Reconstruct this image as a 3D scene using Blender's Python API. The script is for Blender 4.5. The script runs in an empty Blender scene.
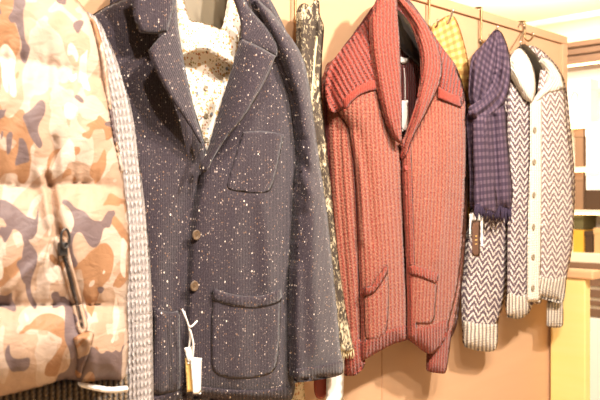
import bpy, bmesh, math, random
import numpy as np
from mathutils import Vector, Matrix
from mathutils.geometry import delaunay_2d_cdt
random.seed(7)
rng = np.random.default_rng(5)
sc = bpy.context.scene
COL = sc.collection

# ------------------------------------------------------------------ camera
TH = math.radians(44.6)
c_, s_ = math.cos(TH), math.sin(TH)
DW, ZC, FL = 1.30, 1.30, 800.0        # distance of the wall, eye height, focal length in pixels of a 600 px frame

def P(px, py, d):
    """point seen at (px,py) that stands d metres in front of the wall plane"""
    r = (np.asarray(px, float) - 300.0) / FL
    t = (DW - d) / (s_ - c_ * r)
    return t * (c_ + s_ * r), -np.asarray(d) + 0 * r, ZC - (np.asarray(py, float) - 200.0) / FL * t

def PV(px, py, d):
    x, y, z = P(px, py, d)
    return Vector((float(x), float(y), float(z)))

def Q(px, py, X):
    r = (px - 300.0) / FL
    t = X / (c_ + s_ * r)
    return Vector((X, -DW + t * (s_ - c_ * r), ZC - (py - 200.0) / FL * t))

# ------------------------------------------------------------------ tagging
def tag(o, label=None, cat=None, group=None, kind=None):
    if label: o['label'] = label
    if cat: o['category'] = cat
    if group: o['group'] = group
    if kind: o['kind'] = kind
    return o

def thing(name, label, cat, loc, group=None):
    o = bpy.data.objects.new(name, None)
    COL.objects.link(o)
    o.location = loc
    o.empty_display_size = 0.05
    return tag(o, label, cat, group)

def link_mesh(name, me, mat, parent=None, smooth=True):
    o = bpy.data.objects.new(name, me)
    COL.objects.link(o)
    if mat: me.materials.append(mat)
    if smooth:
        me.polygons.foreach_set('use_smooth', [True] * len(me.polygons))
    if parent is not None:
        o.parent = parent
        if parent.parent is None:                       # meshes are built in world coordinates
            o.matrix_parent_inverse = Matrix.Translation(-Vector(parent.location))
    return o

def obj_bm(name, bm, mat, parent=None, smooth=True):
    bmesh.ops.recalc_face_normals(bm, faces=bm.faces)
    me = bpy.data.meshes.new(name)
    bm.to_mesh(me); bm.free()
    return link_mesh(name, me, mat, parent, smooth)

# ------------------------------------------------------------------ materials
def srgb(h):
    h = h.lstrip('#')
    v = [int(h[i:i+2], 16) / 255 for i in (0, 2, 4)]
    return tuple([(x / 12.92 if x <= 0.04045 else ((x + 0.055) / 1.055) ** 2.4) for x in v] + [1.0])

class NT:
    def __init__(self, name, rough=0.8, spec=0.25):
        self.m = bpy.data.materials.new(name)
        self.m.use_nodes = True
        self.t = self.m.node_tree
        self.b = self.t.nodes['Principled BSDF']
        self.b.inputs['Roughness'].default_value = rough
        self.b.inputs['Specular IOR Level'].default_value = spec
        self._uv = None
    def n(self, typ, **kw):
        nd = self.t.nodes.new(typ)
        for k, v in kw.items(): setattr(nd, k, v)
        return nd
    def l(self, a, b): self.t.links.new(a, b)
    def set(self, sock, v):
        if hasattr(v, 'bl_idname') or isinstance(v, bpy.types.NodeSocket): self.l(v, sock)
        else: sock.default_value = v
    def math(self, op, a, b=0.0, c=0.0):
        nd = self.n('ShaderNodeMath', operation=op)
        for i, v in enumerate((a, b, c)): self.set(nd.inputs[i], v)
        return nd.outputs[0]
    def uv(self):
        if self._uv is None:
            tc = self.n('ShaderNodeTexCoord')
            self._uv = tc.outputs['UV']
            sp = self.n('ShaderNodeSeparateXYZ'); self.l(self._uv, sp.inputs[0])
            self.U, self.V = sp.outputs[0], sp.outputs[1]
        return self._uv
    def obj(self):
        return self.n('ShaderNodeTexCoord').outputs['Object']
    def noise(self, vec, scale, detail=2.0, rough=0.5, dist=0.0):
        nd = self.n('ShaderNodeTexNoise')
        self.l(vec, nd.inputs['Vector'])
        nd.inputs['Scale'].default_value = scale
        nd.inputs['Detail'].default_value = detail
        nd.inputs['Roughness'].default_value = rough
        nd.inputs['Distortion'].default_value = dist
        return nd.outputs[0]
    def mapv(self, vec, scale=(1, 1, 1), loc=(0, 0, 0), rot=(0, 0, 0)):
        nd = self.n('ShaderNodeMapping')
        self.l(vec, nd.inputs[0])
        nd.inputs['Scale'].default_value = scale
        nd.inputs['Location'].default_value = loc
        nd.inputs['Rotation'].default_value = rot
        return nd.outputs[0]
    def vor(self, vec, scale, rand=1.0):
        nd = self.n('ShaderNodeTexVoronoi')
        self.l(vec, nd.inputs['Vector'])
        nd.inputs['Scale'].default_value = scale
        nd.inputs['Randomness'].default_value = rand
        return nd.outputs['Distance'], nd.outputs['Color']
    def ramp(self, f, stops, interp='LINEAR'):
        nd = self.n('ShaderNodeValToRGB')
        nd.color_ramp.interpolation = interp
        e = nd.color_ramp.elements
        while len(e) < len(stops): e.new(0.5)
        for el, (p, cc) in zip(e, stops):
            el.position = p; el.color = cc
        self.l(f, nd.inputs[0])
        return nd.outputs[0]
    def mix(self, f, a, b, blend='MIX'):
        nd = self.n('ShaderNodeMix', data_type='RGBA', blend_type=blend)
        self.set(nd.inputs[0], f); self.set(nd.inputs[6], a); self.set(nd.inputs[7], b)
        return nd.outputs[2]
    def sep(self, colr):
        nd = self.n('ShaderNodeSeparateColor'); self.l(colr, nd.inputs[0]); return nd.outputs
    def color(self, v): self.set(self.b.inputs['Base Color'], v); return self
    def bump(self, h, strength=0.5, dist=0.004):
        nd = self.n('ShaderNodeBump')
        nd.inputs['Strength'].default_value = strength
        nd.inputs['Distance'].default_value = dist
        self.l(h, nd.inputs['Height'])
        self.l(nd.outputs[0], self.b.inputs['Normal'])
        return self

def plain(name, col, rough=0.6, spec=0.3, metal=0.0, noise=0.0):
    k = NT(name, rough, spec)
    k.b.inputs['Metallic'].default_value = metal
    if noise:
        n = k.noise(k.obj(), 30, 4)
        k.color(k.mix(n, tuple([x * (1 - noise) for x in srgb(col)[:3]] + [1]), tuple([min(1, x * (1 + noise)) for x in srgb(col)[:3]] + [1])))
    else:
        k.color(srgb(col))
    return k.m

def knit(name, colA, colB, rib, heather=0.35, bump=0.7, dist=0.004, stitch=220.0, duty=0.5, hcol=None):
    """ribbed knit: colA on the ridges, colB in the troughs; rib = ribs per metre across"""
    k = NT(name, 0.9, 0.12)
    uv = k.uv()
    nz = k.noise(uv, 26, 2)
    u = k.math('ADD', k.math('MULTIPLY', k.U, rib), k.math('MULTIPLY', nz, 0.35))
    w = k.math('SINE', k.math('MULTIPLY', u, 2 * math.pi))
    w01 = k.math('MULTIPLY_ADD', w, 0.5, 0.5)
    st = k.math('MULTIPLY_ADD', k.math('SINE', k.math('ADD', k.math('MULTIPLY', k.V, stitch * 2 * math.pi / 1.6), k.math('MULTIPLY', w, 1.2))), 0.5, 0.5)
    base = k.mix(k.math('MULTIPLY', k.math('SUBTRACT', 1.0, w01), duty * 2 if duty < .5 else 1.0), srgb(colA), srgb(colB))
    fine = k.noise(k.mapv(uv, (1, 0.55, 1)), 330, 1)
    fine = k.ramp(fine, [(0.42, (0, 0, 0, 1)), (0.62, (1, 1, 1, 1))])
    hc = srgb(hcol) if hcol else srgb(colB)
    base = k.mix(k.math('MULTIPLY', fine, heather), base, hc)
    k.color(base)
    h = k.math('ADD', w01, k.math('MULTIPLY', st, 0.35))
    h = k.math('ADD', h, k.math('MULTIPLY', fine, 0.25))
    k.bump(h, bump, dist)
    k.b.inputs['Sheen Weight'].default_value = 0.15
    return k.m

def mat_donegal(name, rib=0):
    k = NT(name, 0.95, 0.1)
    uv = k.uv()
    n1 = k.noise(uv, 300, 2)
    base = k.ramp(n1, [(0.3, srgb('#2b252a')), (0.7, srgb('#493f44'))])
    w = k.math('MULTIPLY_ADD', k.math('SINE', k.math('MULTIPLY', k.U, (rib or 260) * 2 * math.pi)), 0.5, 0.5)
    base = k.mix(k.math('MULTIPLY', w, 0.22), base, srgb('#2b2630'))
    col = base
    for sc_, thr, rad, tint in ((220, 0.87, 0.28, '#bfaea2'), (330, 0.78, 0.36, '#7d6c66'), (150, 0.91, 0.21, '#f0e2d2'), (240, 0.90, 0.30, '#8a6a52')):
        wob = k.n('ShaderNodeVectorMath', operation='ADD')
        d, cc = k.vor(k.mapv(uv, (1, 0.8, 1), (sc_ * .013, .3, 0)), sc_)
        r = k.sep(cc)
        sel = k.math('GREATER_THAN', r[0], thr)
        size = k.math('MULTIPLY', k.math('MULTIPLY_ADD', r[1], 0.8, 0.4), rad)
        f = k.math('MULTIPLY', sel, k.math('LESS_THAN', d, size))
        col = k.mix(f, col, srgb(tint))
    k.color(col)
    h = k.math('ADD', k.math('MULTIPLY', w, 0.6), n1)
    k.bump(h, 0.5, 0.002)
    k.b.inputs['Sheen Weight'].default_value = 0.2
    return k.m

def mat_herring(name, light='#f3e6d6', dark='#65545a', cw=0.054, row=0.0195):
    k = NT(name, 0.9, 0.12)
    uv = k.uv()
    wob = k.noise(uv, 90, 1)
    tri = k.math('PINGPONG', k.U, cw / 2)
    v = k.math('ADD', k.V, k.math('MULTIPLY', tri, 0.85))
    v = k.math('ADD', v, k.math('MULTIPLY', wob, 0.004))
    fr = k.math('FRACT', k.math('DIVIDE', v, row))
    # stitches break the stripe edge
    sn = k.noise(k.mapv(uv, (1, 0.7, 1)), 270, 1)
    fr2 = k.math('ADD', fr, k.math('MULTIPLY', k.math('SUBTRACT', sn, 0.5), 1.05))
    f = k.ramp(k.math('ABSOLUTE', k.math('SUBTRACT', fr2, 0.5)), [(0.27, (0, 0, 0, 1)), (0.36, (1, 1, 1, 1))])
    col = k.mix(f, srgb(dark), srgb(light))
    k.color(col)
    k.bump(k.math('ADD', k.math('MULTIPLY', f, 0.6), sn), 0.7, 0.003)
    return k.m

def mat_camo(name):
    k = NT(name, 0.5, 0.25)
    uv = k.uv()
    a = k.noise(k.mapv(uv, (1.3, 1, 1)), 14, 1.5, 0.5, 1.0)
    b = k.noise(k.mapv(uv, (1.2, .9, 1), (3.1, 1.7, 0)), 12, 1.5, 0.5, 1.2)
    d = k.noise(k.mapv(uv, (1.5, 1, 1), (7.3, 5.2, 0)), 14, 1.2, 0.5, 0.8)
    col = k.mix(k.math('GREATER_THAN', a, 0.52), srgb('#b69880'), srgb('#c4ad9a'))
    col = k.mix(k.math('GREATER_THAN', b, 0.585), col, srgb('#a57a58'))
    col = k.mix(k.math('GREATER_THAN', d, 0.585), col, srgb('#746260'))
    col = k.mix(k.math('LESS_THAN', d, 0.335), col, srgb('#d6c4b2'))
    k.color(col)
    w = k.noise(k.mapv(uv, (1, 1.6, 1)), 38, 3, 0.55, 0.8)
    k.bump(w, 0.35, 0.008)
    return k.m

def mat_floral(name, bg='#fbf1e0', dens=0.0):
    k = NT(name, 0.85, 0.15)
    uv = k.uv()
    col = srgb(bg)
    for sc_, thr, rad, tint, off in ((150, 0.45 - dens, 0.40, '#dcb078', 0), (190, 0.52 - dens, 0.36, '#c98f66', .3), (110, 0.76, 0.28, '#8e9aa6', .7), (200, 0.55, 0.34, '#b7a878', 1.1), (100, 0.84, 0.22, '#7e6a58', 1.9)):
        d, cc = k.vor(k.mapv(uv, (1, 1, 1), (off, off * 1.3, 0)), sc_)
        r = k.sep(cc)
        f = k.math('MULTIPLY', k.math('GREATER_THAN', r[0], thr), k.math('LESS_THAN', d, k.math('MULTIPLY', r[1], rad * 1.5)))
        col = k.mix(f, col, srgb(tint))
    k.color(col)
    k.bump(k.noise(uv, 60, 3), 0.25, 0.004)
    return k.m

def mat_tapestry(name):
    k = NT(name, 0.9, 0.12)
    uv = k.uv()
    a = k.noise(k.mapv(uv, (1.2, .8, 1)), 75, 3, 0.6, 1.4)
    b = k.noise(k.mapv(uv, (1, .6, 1), (4, 4, 0)), 24, 2, 0.5, 0.6)
    f = k.math('ADD', a, k.math('MULTIPLY', k.math('SUBTRACT', b, 0.5), 0.55))
    col = k.ramp(f, [(0.0, srgb('#2f2722')), (0.50, srgb('#4e443b')), (0.58, srgb('#9a8b70')), (0.68, srgb('#d0c2a2'))])
    k.color(col)
    k.bump(a, 0.4, 0.003)
    return k.m

def mat_check(name, base, c1, c2, pu, pv, wu=0.5, wv=0.5):
    """woven check: bands of c1 across U, of c2 across V over the base"""
    k = NT(name, 0.9, 0.12)
    uv = k.uv()
    def band(x, p, w):
        fr = k.math('FRACT', k.math('DIVIDE', x, p))
        return k.ramp(k.math('ABSOLUTE', k.math('SUBTRACT', fr, 0.5)), [(w / 2 - .05, (1, 1, 1, 1)), (w / 2 + .05, (0, 0, 0, 1))])
    bu, bv = band(k.U, pu, wu), band(k.V, pv, wv)
    col = k.mix(k.math('MULTIPLY', bu, 0.6), srgb(base), srgb(c1))
    col = k.mix(k.math('MULTIPLY', bv, 0.7), col, srgb(c2))
    n = k.noise(uv, 350, 1)
    col = k.mix(k.math('MULTIPLY', n, 0.22), col, srgb(base))
    k.color(col)
    k.bump(n, 0.4, 0.002)
    return k.m

def mat_wood(name, a, b, scale=6, rough=0.45):
    k = NT(name, rough, 0.3)
    v = k.mapv(k.obj(), (1, 1, 9))
    n = k.noise(v, scale, 4, 0.6, 0.6)
    k.color(k.ramp(n, [(0.3, srgb(a)), (0.7, srgb(b))]))
    return k.m

def emis(name, col, st):
    k = NT(name)
    k.color(srgb(col))
    k.b.inputs['Emission Color'].default_value = srgb(col)
    k.b.inputs['Emission Strength'].default_value = st
    return k.m

M = {}
M['donegal'] = mat_donegal('donegal_knit')
M['donegal_rib'] = mat_donegal('donegal_rib', 110)
M['camo'] = mat_camo('camouflage_nylon')
M['greyknit'] = knit('grey_knit', '#cfc4be', '#9b908a', 130, 0.5, 0.9, 0.005, 120)
M['brownrib'] = knit('brown_rib', '#8a7356', '#33291e', 105, 0.3, 0.9, 0.005)
M['floral'] = mat_floral('floral_cotton')
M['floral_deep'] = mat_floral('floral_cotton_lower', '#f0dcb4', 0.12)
M['tapestry'] = mat_tapestry('tapestry_weave')
M['tapestry_hem'] = plain('tapestry_thread', '#d8c69c', 0.9, 0.1)
M['redrib'] = knit('red_rib', '#822b24', '#8c5d4c', 66, 0.40, 0.6, 0.0045, duty=.36, hcol='#b98a6c')
M['redcollar'] = knit('red_collar_rib', '#8c3028', '#763c32', 78, 0.24, 0.7, 0.004, hcol='#b58868')
M['redshoulder'] = knit('red_shoulder_rib', '#9c3a2a', '#702c22', 66, 0.22, 0.9, 0.006, hcol='#b08074')
M['redplain'] = knit('red_plain_knit', '#8f382d', '#87352b', 160, 0.35, 0.4, 0.002, hcol='#a0604c')
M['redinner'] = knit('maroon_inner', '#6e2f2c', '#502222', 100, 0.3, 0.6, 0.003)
M['herring'] = mat_herring('herringbone_knit', '#e2d5c8')
M['herring_lit'] = mat_herring('herringbone_lit_knit', '#f3e6d6', '#867270', 0.060, 0.0205)  # paler copy: the strong light on the right side is in its colour
M['cream'] = knit('cream_rib', '#f4e8d6', '#d6c7b2', 90, 0.15, 0.7, 0.004)
M['creamcuff'] = knit('cream_cuff_rib', '#f0e2cc', '#85766a', 50, 0.15, 0.8, 0.005)
M['yellow'] = mat_check('yellow_check', '#e8c67a', '#a85e30', '#b06a34', 0.034, 0.020, .5, .5)
M['purple'] = mat_check('purple_check', '#665460', '#2a222e', '#302636', 0.019, 0.019, .5, .5)
M['purple_thread'] = plain('purple_thread', '#3a3040', 0.9, 0.1)
M['grey_hanger'] = plain('grey_hanger', '#7d725e', 0.5, 0.3)
M['black'] = plain('black_plastic', '#1d1a19', 0.4, 0.4)
M['steel'] = plain('steel', '#c9bda8', 0.25, 0.5, 0.9)
M['brass'] = plain('brass', '#9c7d55', 0.35, 0.5, 0.8)
M['white'] = plain('white_card', '#fbf6ee', 0.6)
M['cardtan'] = plain('tan_card', '#e8c478', 0.6)
M['browncard'] = plain('brown_card', '#66493a', 0.6, 0.2, noise=.1)
M['redcard'] = plain('reddish_leather', '#8e4030', 0.6)
M['string'] = plain('white_string', '#f6f1e8', 0.8)
M['horn'] = plain('horn_button', '#6a5540', 0.35, 0.5, noise=.4)
M['redbutton'] = plain('brick_button', '#a8544a', 0.4, 0.5)
M['creambutton'] = plain('grey_button', '#94866f', 0.35, 0.5)
M['zip'] = plain('zip_metal', '#5c5855', 0.35, 0.5, 0.8)
M['ziptape'] = plain('zip_tape', '#7d6350', 0.8)
M['panel'] = mat_wood('panel_laminate', '#c89f7a', '#cba37e', 2, 0.5)
M['paneltrim'] = mat_wood('panel_trim', '#c59b76', '#caa07c', 3, 0.45)
M['counter'] = mat_wood('counter_laminate', '#f8d684', '#fad98e', 2, 0.45)
M['countertop'] = mat_wood('counter_top', '#d9a878', '#dfb084', 3, 0.4)
M['ceiling'] = plain('ceiling_paint', '#f5e8c6', 0.9, 0.1)
M['cornice'] = plain('cornice_paint', '#f0e0b8', 0.7, 0.2)
M['wallpaint'] = plain('wall_paint', '#f0e2c8', 0.8, 0.2)
M['floor'] = mat_wood('floor_wood', '#d6bd9a', '#dfc8a6', 3, 0.4)
M['brownwood'] = mat_wood('brown_wood', '#775b47', '#8a6a52', 5, 0.4)
M['shelfcream'] = plain('shelf_lacquer', '#f3e3c4', 0.5)
M['whitelac'] = plain('white_lacquer', '#faf6ee', 0.5)
M['strip'] = emis('lamp_strip', '#ffdca4', 8.0)

# ------------------------------------------------------------------ cloth patch
def smooth_outline(pts, step, closed=True):
    """Catmull-Rom through the control points; a third value marks a corner"""
    n = len(pts)
    co = np.array([(p[0], p[1]) for p in pts], float)
    sharp = [len(p) > 2 and bool(p[2]) for p in pts]
    out = []
    for i in range(n if closed else n - 1):
        p1, p2 = co[i], co[(i + 1) % n]
        p0 = co[i - 1] if (closed or i > 0) else p1
        p3 = co[(i + 2) % n] if (closed or i + 2 < n) else p2
        m1 = (p2 - p1) if sharp[i] else (p2 - p0) * 0.5
        m2 = (p2 - p1) if sharp[(i + 1) % n] else (p3 - p1) * 0.5
        L = np.linalg.norm(p2 - p1)
        # keep tangents no longer than the segment
        for m in (m1, m2):
            k = np.linalg.norm(m)
            if k > L: m *= L / k
        q = max(1, int(round(L / step)))
        for j in range(q):
            t = j / q
            h00, h10 = 2*t**3 - 3*t**2 + 1, t**3 - 2*t**2 + t
            h01, h11 = -2*t**3 + 3*t**2, t**3 - t**2
            out.append(h00*p1 + h10*m1 + h01*p2 + h11*m2)
    if not closed: out.append(co[-1])
    return np.array(out)

def seg_dist(x, y, A, B):
    """distance of points to segments A-B, nearest segment index, its parameter"""
    x = np.asarray(x, float).ravel(); y = np.asarray(y, float).ravel()
    best = np.full(x.shape, 1e9); idx = np.zeros(x.shape, int); par = np.zeros(x.shape)
    for k in range(len(A)):
        ab = B[k] - A[k]
        L2 = max(ab @ ab, 1e-9)
        t = np.clip(((x - A[k][0]) * ab[0] + (y - A[k][1]) * ab[1]) / L2, 0, 1)
        dd = np.hypot(x - A[k][0] - t * ab[0], y - A[k][1] - t * ab[1])
        m = dd < best
        best[m] = dd[m]; idx[m] = k; par[m] = t[m]
    return best, idx, par

def inside(x, y, poly):
    x = np.asarray(x); y = np.asarray(y)
    r = np.zeros(x.shape, bool)
    n = len(poly)
    for i in range(n):
        x1, y1 = poly[i]; x2, y2 = poly[(i + 1) % n]
        if y1 == y2: continue
        m = ((y1 > y) != (y2 > y)) & (x < (x2 - x1) * (y - y1) / (y2 - y1) + x1)
        r ^= m
    return r

def fold(pts, width, amp):
    """a crease or ridge along a polyline"""
    co = smooth_outline(pts, 6, False)
    A, B = co[:-1], co[1:]
    def f(x, y):
        d, _, _ = seg_dist(x, y, A, B)
        return (amp * np.exp(-(d / width) ** 2)).reshape(np.shape(x))
    return f

def half_fold(pts, width, amp):
    """a step: full height on the line falling away on one side only (right of the direction of travel)"""
    co = smooth_outline(pts, 6, False)
    A, B = co[:-1], co[1:]
    def f(x, y):
        d, i, _ = seg_dist(x, y, A, B)
        xx = np.ravel(x); yy = np.ravel(y)
        cr = (B[i][:, 0]-A[i][:, 0])*(yy-A[i][:, 1]) - (B[i][:, 1]-A[i][:, 1])*(xx-A[i][:, 0])
        return np.where(cr > 0, amp * np.exp(-(d / width) ** 2), 0).reshape(np.shape(x))
    return f

def grad_x(x0, d0, x1, d1):
    return lambda x, y: d0 + (d1 - d0) * np.clip((np.asarray(x) - x0) / (x1 - x0), 0, 1)

class Surf: pass

def patch(name, outline, base, mat, parent, puff=0.01, r=8.0, thick=0.012, pitch=3.0, folds=(), axis=None, uvoff=(0, 0), back=1.0, noise=0.0, power=0.5):
    """a piece of cloth whose outline is given in pixels and that stands at depth base (metres off the wall)"""
    loop = smooth_outline(outline, pitch)
    A, B = loop, np.roll(loop, -1, axis=0)
    bf = base if callable(base) else (lambda x, y: base + 0 * np.asarray(x, float))
    ph = rng.uniform(0, 6, 6)
    def prof(s):
        k = np.clip(s / r, 0, 1)
        return (1 - (1 - k) ** 2) ** power
    def depth(x, y):
        x = np.asarray(x, float); y = np.asarray(y, float)
        s, _, _ = seg_dist(x, y, A, B)
        s = s.reshape(x.shape)
        d = bf(x, y) + puff * prof(s)
        for f in folds: d = d + f(x, y) * np.clip(s / 5, 0.35, 1)
        if noise:
            d = d + noise * (np.sin(x*.11+ph[0]+y*.02)*np.sin(y*.045+ph[1]) + .6*np.sin(x*.19+y*.07+ph[2]) * np.sin(y*.09-x*.03+ph[3])) * prof(s)
        return d
    x0, y0 = loop.min(0); x1, y1 = loop.max(0)
    gx, gy = np.meshgrid(np.arange(x0 + pitch*.5, x1, pitch), np.arange(y0 + pitch*.5, y1, pitch))
    gx = gx + (np.arange(gx.shape[0])[:, None] % 2) * pitch * 0.5
    gx, gy = gx.ravel(), gy.ravel()
    m = inside(gx, gy, loop)
    gx, gy = gx[m], gy[m]
    s, _, _ = seg_dist(gx, gy, A, B)
    m = s > pitch * 0.55
    gx, gy = gx[m], gy[m]
    nb = len(loop)
    pts = [Vector((float(a), float(b))) for a, b in loop] + [Vector((float(a), float(b))) for a, b in zip(gx, gy)]
    vo, eo, fo, ov, oe, of = delaunay_2d_cdt(pts, [], [list(range(nb))], 1, 1e-4)
    vx = np.array([v[0] for v in vo]); vy = np.array([v[1] for v in vo])
    sd, _, _ = seg_dist(vx, vy, A, B)
    on = sd < 1e-2
    dep = depth(vx, vy)
    X, Y, Z = P(vx, vy, dep)
    n = len(vx)
    co = [(X[i], Y[i], Z[i]) for i in range(n)]
    tk = thick * prof(sd) * back
    bi = [0] * n
    for i in range(n):
        if on[i]: bi[i] = i
        else:
            bi[i] = len(co); co.append((X[i], Y[i] + tk[i] + 1e-4, Z[i]))
    faces = []
    for f in fo:
        f = list(f)
        faces.append(f)
        g = [bi[i] for i in reversed(f)]
        if set(g) != set(f): faces.append(g)
    me = bpy.data.meshes.new(name)
    me.from_pydata(co, [], faces)
    me.update()
    # texture coordinates in metres: across / along the grain of the cloth
    dm = float(np.mean(dep))
    fX, _, fZ = P(vx, vy, dm)
    XZ = np.stack([fX, fZ], 1)
    XZ = np.vstack([XZ, XZ[[i for i in range(n) if not on[i]]]])
    if axis is None:
        U, V = XZ[:, 0], XZ[:, 1]
    else:
        ax = smooth_outline(axis, 12, False)
        aX, _, aZ = P(ax[:, 0], ax[:, 1], dm)
        a2 = np.stack([aX, aZ], 1)
        # extend both ends
        a2 = np.vstack([a2[0] + (a2[0]-a2[1])*20, a2, a2[-1] + (a2[-1]-a2[-2])*20])
        AA, BB = a2[:-1], a2[1:]
        dd, ii, tt = seg_dist(XZ[:, 0], XZ[:, 1], AA, BB)
        L = np.linalg.norm(BB - AA, axis=1)
        cum = np.concatenate([[0], np.cumsum(L)[:-1]])
        V = -(cum[ii] + tt * L[ii])
        ab = BB[ii] - AA[ii]
        cr = ab[:, 0]*(XZ[:, 1]-AA[ii][:, 1]) - ab[:, 1]*(XZ[:, 0]-AA[ii][:, 0])
        U = np.sign(cr) * dd
    # follow the relief across the cloth so patterns do not stretch on its turned edges
    U = U + uvoff[0]; V = V + uvoff[1]
    uvl = me.uv_layers.new(name='UVMap')
    li = np.zeros(len(me.loops), int); me.loops.foreach_get('vertex_index', li)
    arr = np.stack([U[li], V[li]], 1).astype(np.float32).ravel()
    uvl.data.foreach_set('uv', arr)
    bm = bmesh.new(); bm.from_mesh(me)
    bmesh.ops.recalc_face_normals(bm, faces=bm.faces)
    bm.to_mesh(me); bm.free()
    o = link_mesh(name, me, mat, parent)
    sf = Surf(); sf.o = o; sf.depth = depth; sf.loop = loop
    return sf

def at1(sf, x, y):
    return float(sf.depth(np.array([x]), np.array([y]))[0])

# ------------------------------------------------------------------ solids
def tube_bm(pts, rad, seg=8, bm=None, cap=True):
    bm = bm or bmesh.new()
    pts = [Vector(p) for p in pts]
    rings = []
    up = Vector((0.13, 0.97, 0.2)).normalized()
    for i, p in enumerate(pts):
        a = pts[max(i-1, 0)]; b = pts[min(i+1, len(pts)-1)]
        t = (b - a).normalized()
        n = up.cross(t)
        if n.length < 1e-3: n = Vector((1, 0, 0)).cross(t)
        n.normalize(); q = t.cross(n)
        rr = rad[i] if isinstance(rad, (list, tuple)) else rad
        rings.append([bm.verts.new(p + (n*math.cos(k*2*math.pi/seg) + q*math.sin(k*2*math.pi/seg))*rr) for k in range(seg)])
    for r1, r2 in zip(rings, rings[1:]):
        for k in range(seg):
            bm.faces.new((r1[k], r1[(k+1) % seg], r2[(k+1) % seg], r2[k]))
    if cap:
        bm.faces.new(rings[0]); bm.faces.new(rings[-1][::-1])
    return bm

def curve3(ctrl, n=8):
    """Catmull-Rom through 3-D points"""
    c = [Vector(p) for p in ctrl]
    out = []
    for i in range(len(c) - 1):
        p0 = c[max(i-1, 0)]; p1 = c[i]; p2 = c[i+1]; p3 = c[min(i+2, len(c)-1)]
        for j in range(n):
            t = j / n
            out.append(0.5*((2*p1) + (p2-p0)*t + (2*p0-5*p1+4*p2-p3)*t*t + (3*p1-p0-3*p2+p3)*t**3))
    out.append(c[-1])
    return out

def pxtube(name, ctrl, rad, mat, parent, seg=8, n=8):
    return obj_bm(name, tube_bm(curve3([PV(*c) for c in ctrl], n), rad, seg), mat, parent)

def box_bm(lo, hi, bevel=0.0, bm=None):
    bm = bm or bmesh.new()
    lo, hi = Vector(lo), Vector(hi)
    r = bmesh.ops.create_cube(bm, size=1.0)
    for v in r['verts']:
        v.co = Vector([(lo[i]+hi[i])/2 + v.co[i]*(hi[i]-lo[i]) for i in range(3)])
    if bevel:
        es = list({e for v in r['verts'] for e in v.link_edges})
        bmesh.ops.bevel(bm, geom=es, offset=bevel, segments=2, affect='EDGES', profile=0.5)
    return bm

def button(px, py, d, rad, mat, parent, name='button'):
    p = PV(px, py, d)
    bm = bmesh.new()
    prof = [(0.0, 0.35), (0.62, 0.35), (0.74, 0.55), (0.92, 0.5), (1.0, 0.2), (0.95, 0.0)]
    seg = 16
    rings = []
    for (rr, h) in prof[1:]:
        rings.append([bm.verts.new((p.x + math.cos(k*2*math.pi/seg)*rr*rad, p.y - h*rad*0.5, p.z + math.sin(k*2*math.pi/seg)*rr*rad)) for k in range(seg)])
    bm.faces.new(rings[0])
    for a, b in zip(rings, rings[1:]):
        for k in range(seg): bm.faces.new((a[k], b[k], b[(k+1) % seg], a[(k+1) % seg]))
    bm.faces.new(rings[-1][::-1])
    for (hx, hz) in ((.22, .22), (-.22, .22), (.22, -.22), (-.22, -.22)):      # raised thread crossing the four holes
        tube_bm([(p.x+hx*rad, p.y-0.17*rad, p.z+hz*rad), (p.x+hx*.2*rad, p.y-0.24*rad, p.z+hz*.2*rad)], 0.07*rad, 5, bm)
    return obj_bm(name, bm, mat, parent)

def card(name, px, py, d, w, h, tilt, mat, parent, yaw=0.0, th=0.0012, hole=True):
    """a swing tag hanging from its top centre"""
    p = PV(px, py, d)
    bm = box_bm((-w/2, -th/2, -h), (w/2, th/2, 0), th*0.3)
    # clip the top corners
    bmesh.ops.transform(bm, matrix=Matrix.Translation(p) @ Matrix.Rotation(yaw, 4, 'Z') @ Matrix.Rotation(tilt, 4, 'Y'), verts=bm.verts)
    return obj_bm(name, bm, mat, parent, smooth=False)

def base_of(px, py, d=0.0):
    return PV(px, py, d)

# ================================================================== SETTING
def struct(name, bm, mat, parent=None):
    o = obj_bm(name, bm, mat, parent, smooth=False)
    if parent is None: tag(o, kind='structure')
    return o

CEIL = 2.45
r_ = (565 - 300) / FL
t_ = DW / (s_ - c_ * r_)
X_END = t_ * (c_ + s_ * r_)                                # where the partition ends
Z_TOP = ZC + (200 - 37) / FL * t_
XF = 5.0                                                   # the far wall with the shelves

struct('floor', box_bm((-2.2, -3.2, -0.05), (XF + .3, 3.6, 0.0)), M['floor'])
struct('ceiling', box_bm((-2.2, -3.2, CEIL), (XF + .3, 3.6, CEIL + .06)), M['ceiling'])
struct('wall_far', box_bm((XF + .32, -3.2, 0), (XF + .42, 3.6, CEIL)), M['wallpaint'])
pan = struct('wall_partition', box_bm((-2.0, 0.0, 0.0), (X_END, 0.07, Z_TOP - .028)), M['panel'])
struct('trim_1', box_bm((-2.0, -0.008, Z_TOP - .028), (X_END + .004, 0.078, Z_TOP), .002), M['paneltrim'])     # top rail
struct('trim_2', box_bm((X_END - .030, -0.008, 0.0), (X_END + .004, 0.078, Z_TOP - .028), .002), M['paneltrim'])  # end stile
# narrow joint strips between the partition's boards
for i, px in enumerate((147, 382)):
    q = PV(px, 350, 0.0)
    struct('trim_%d' % (3 + i), box_bm((q.x - .002, -0.0025, 0.0), (q.x + .002, 0.001, Z_TOP - .03)), M['paneltrim'])

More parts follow.
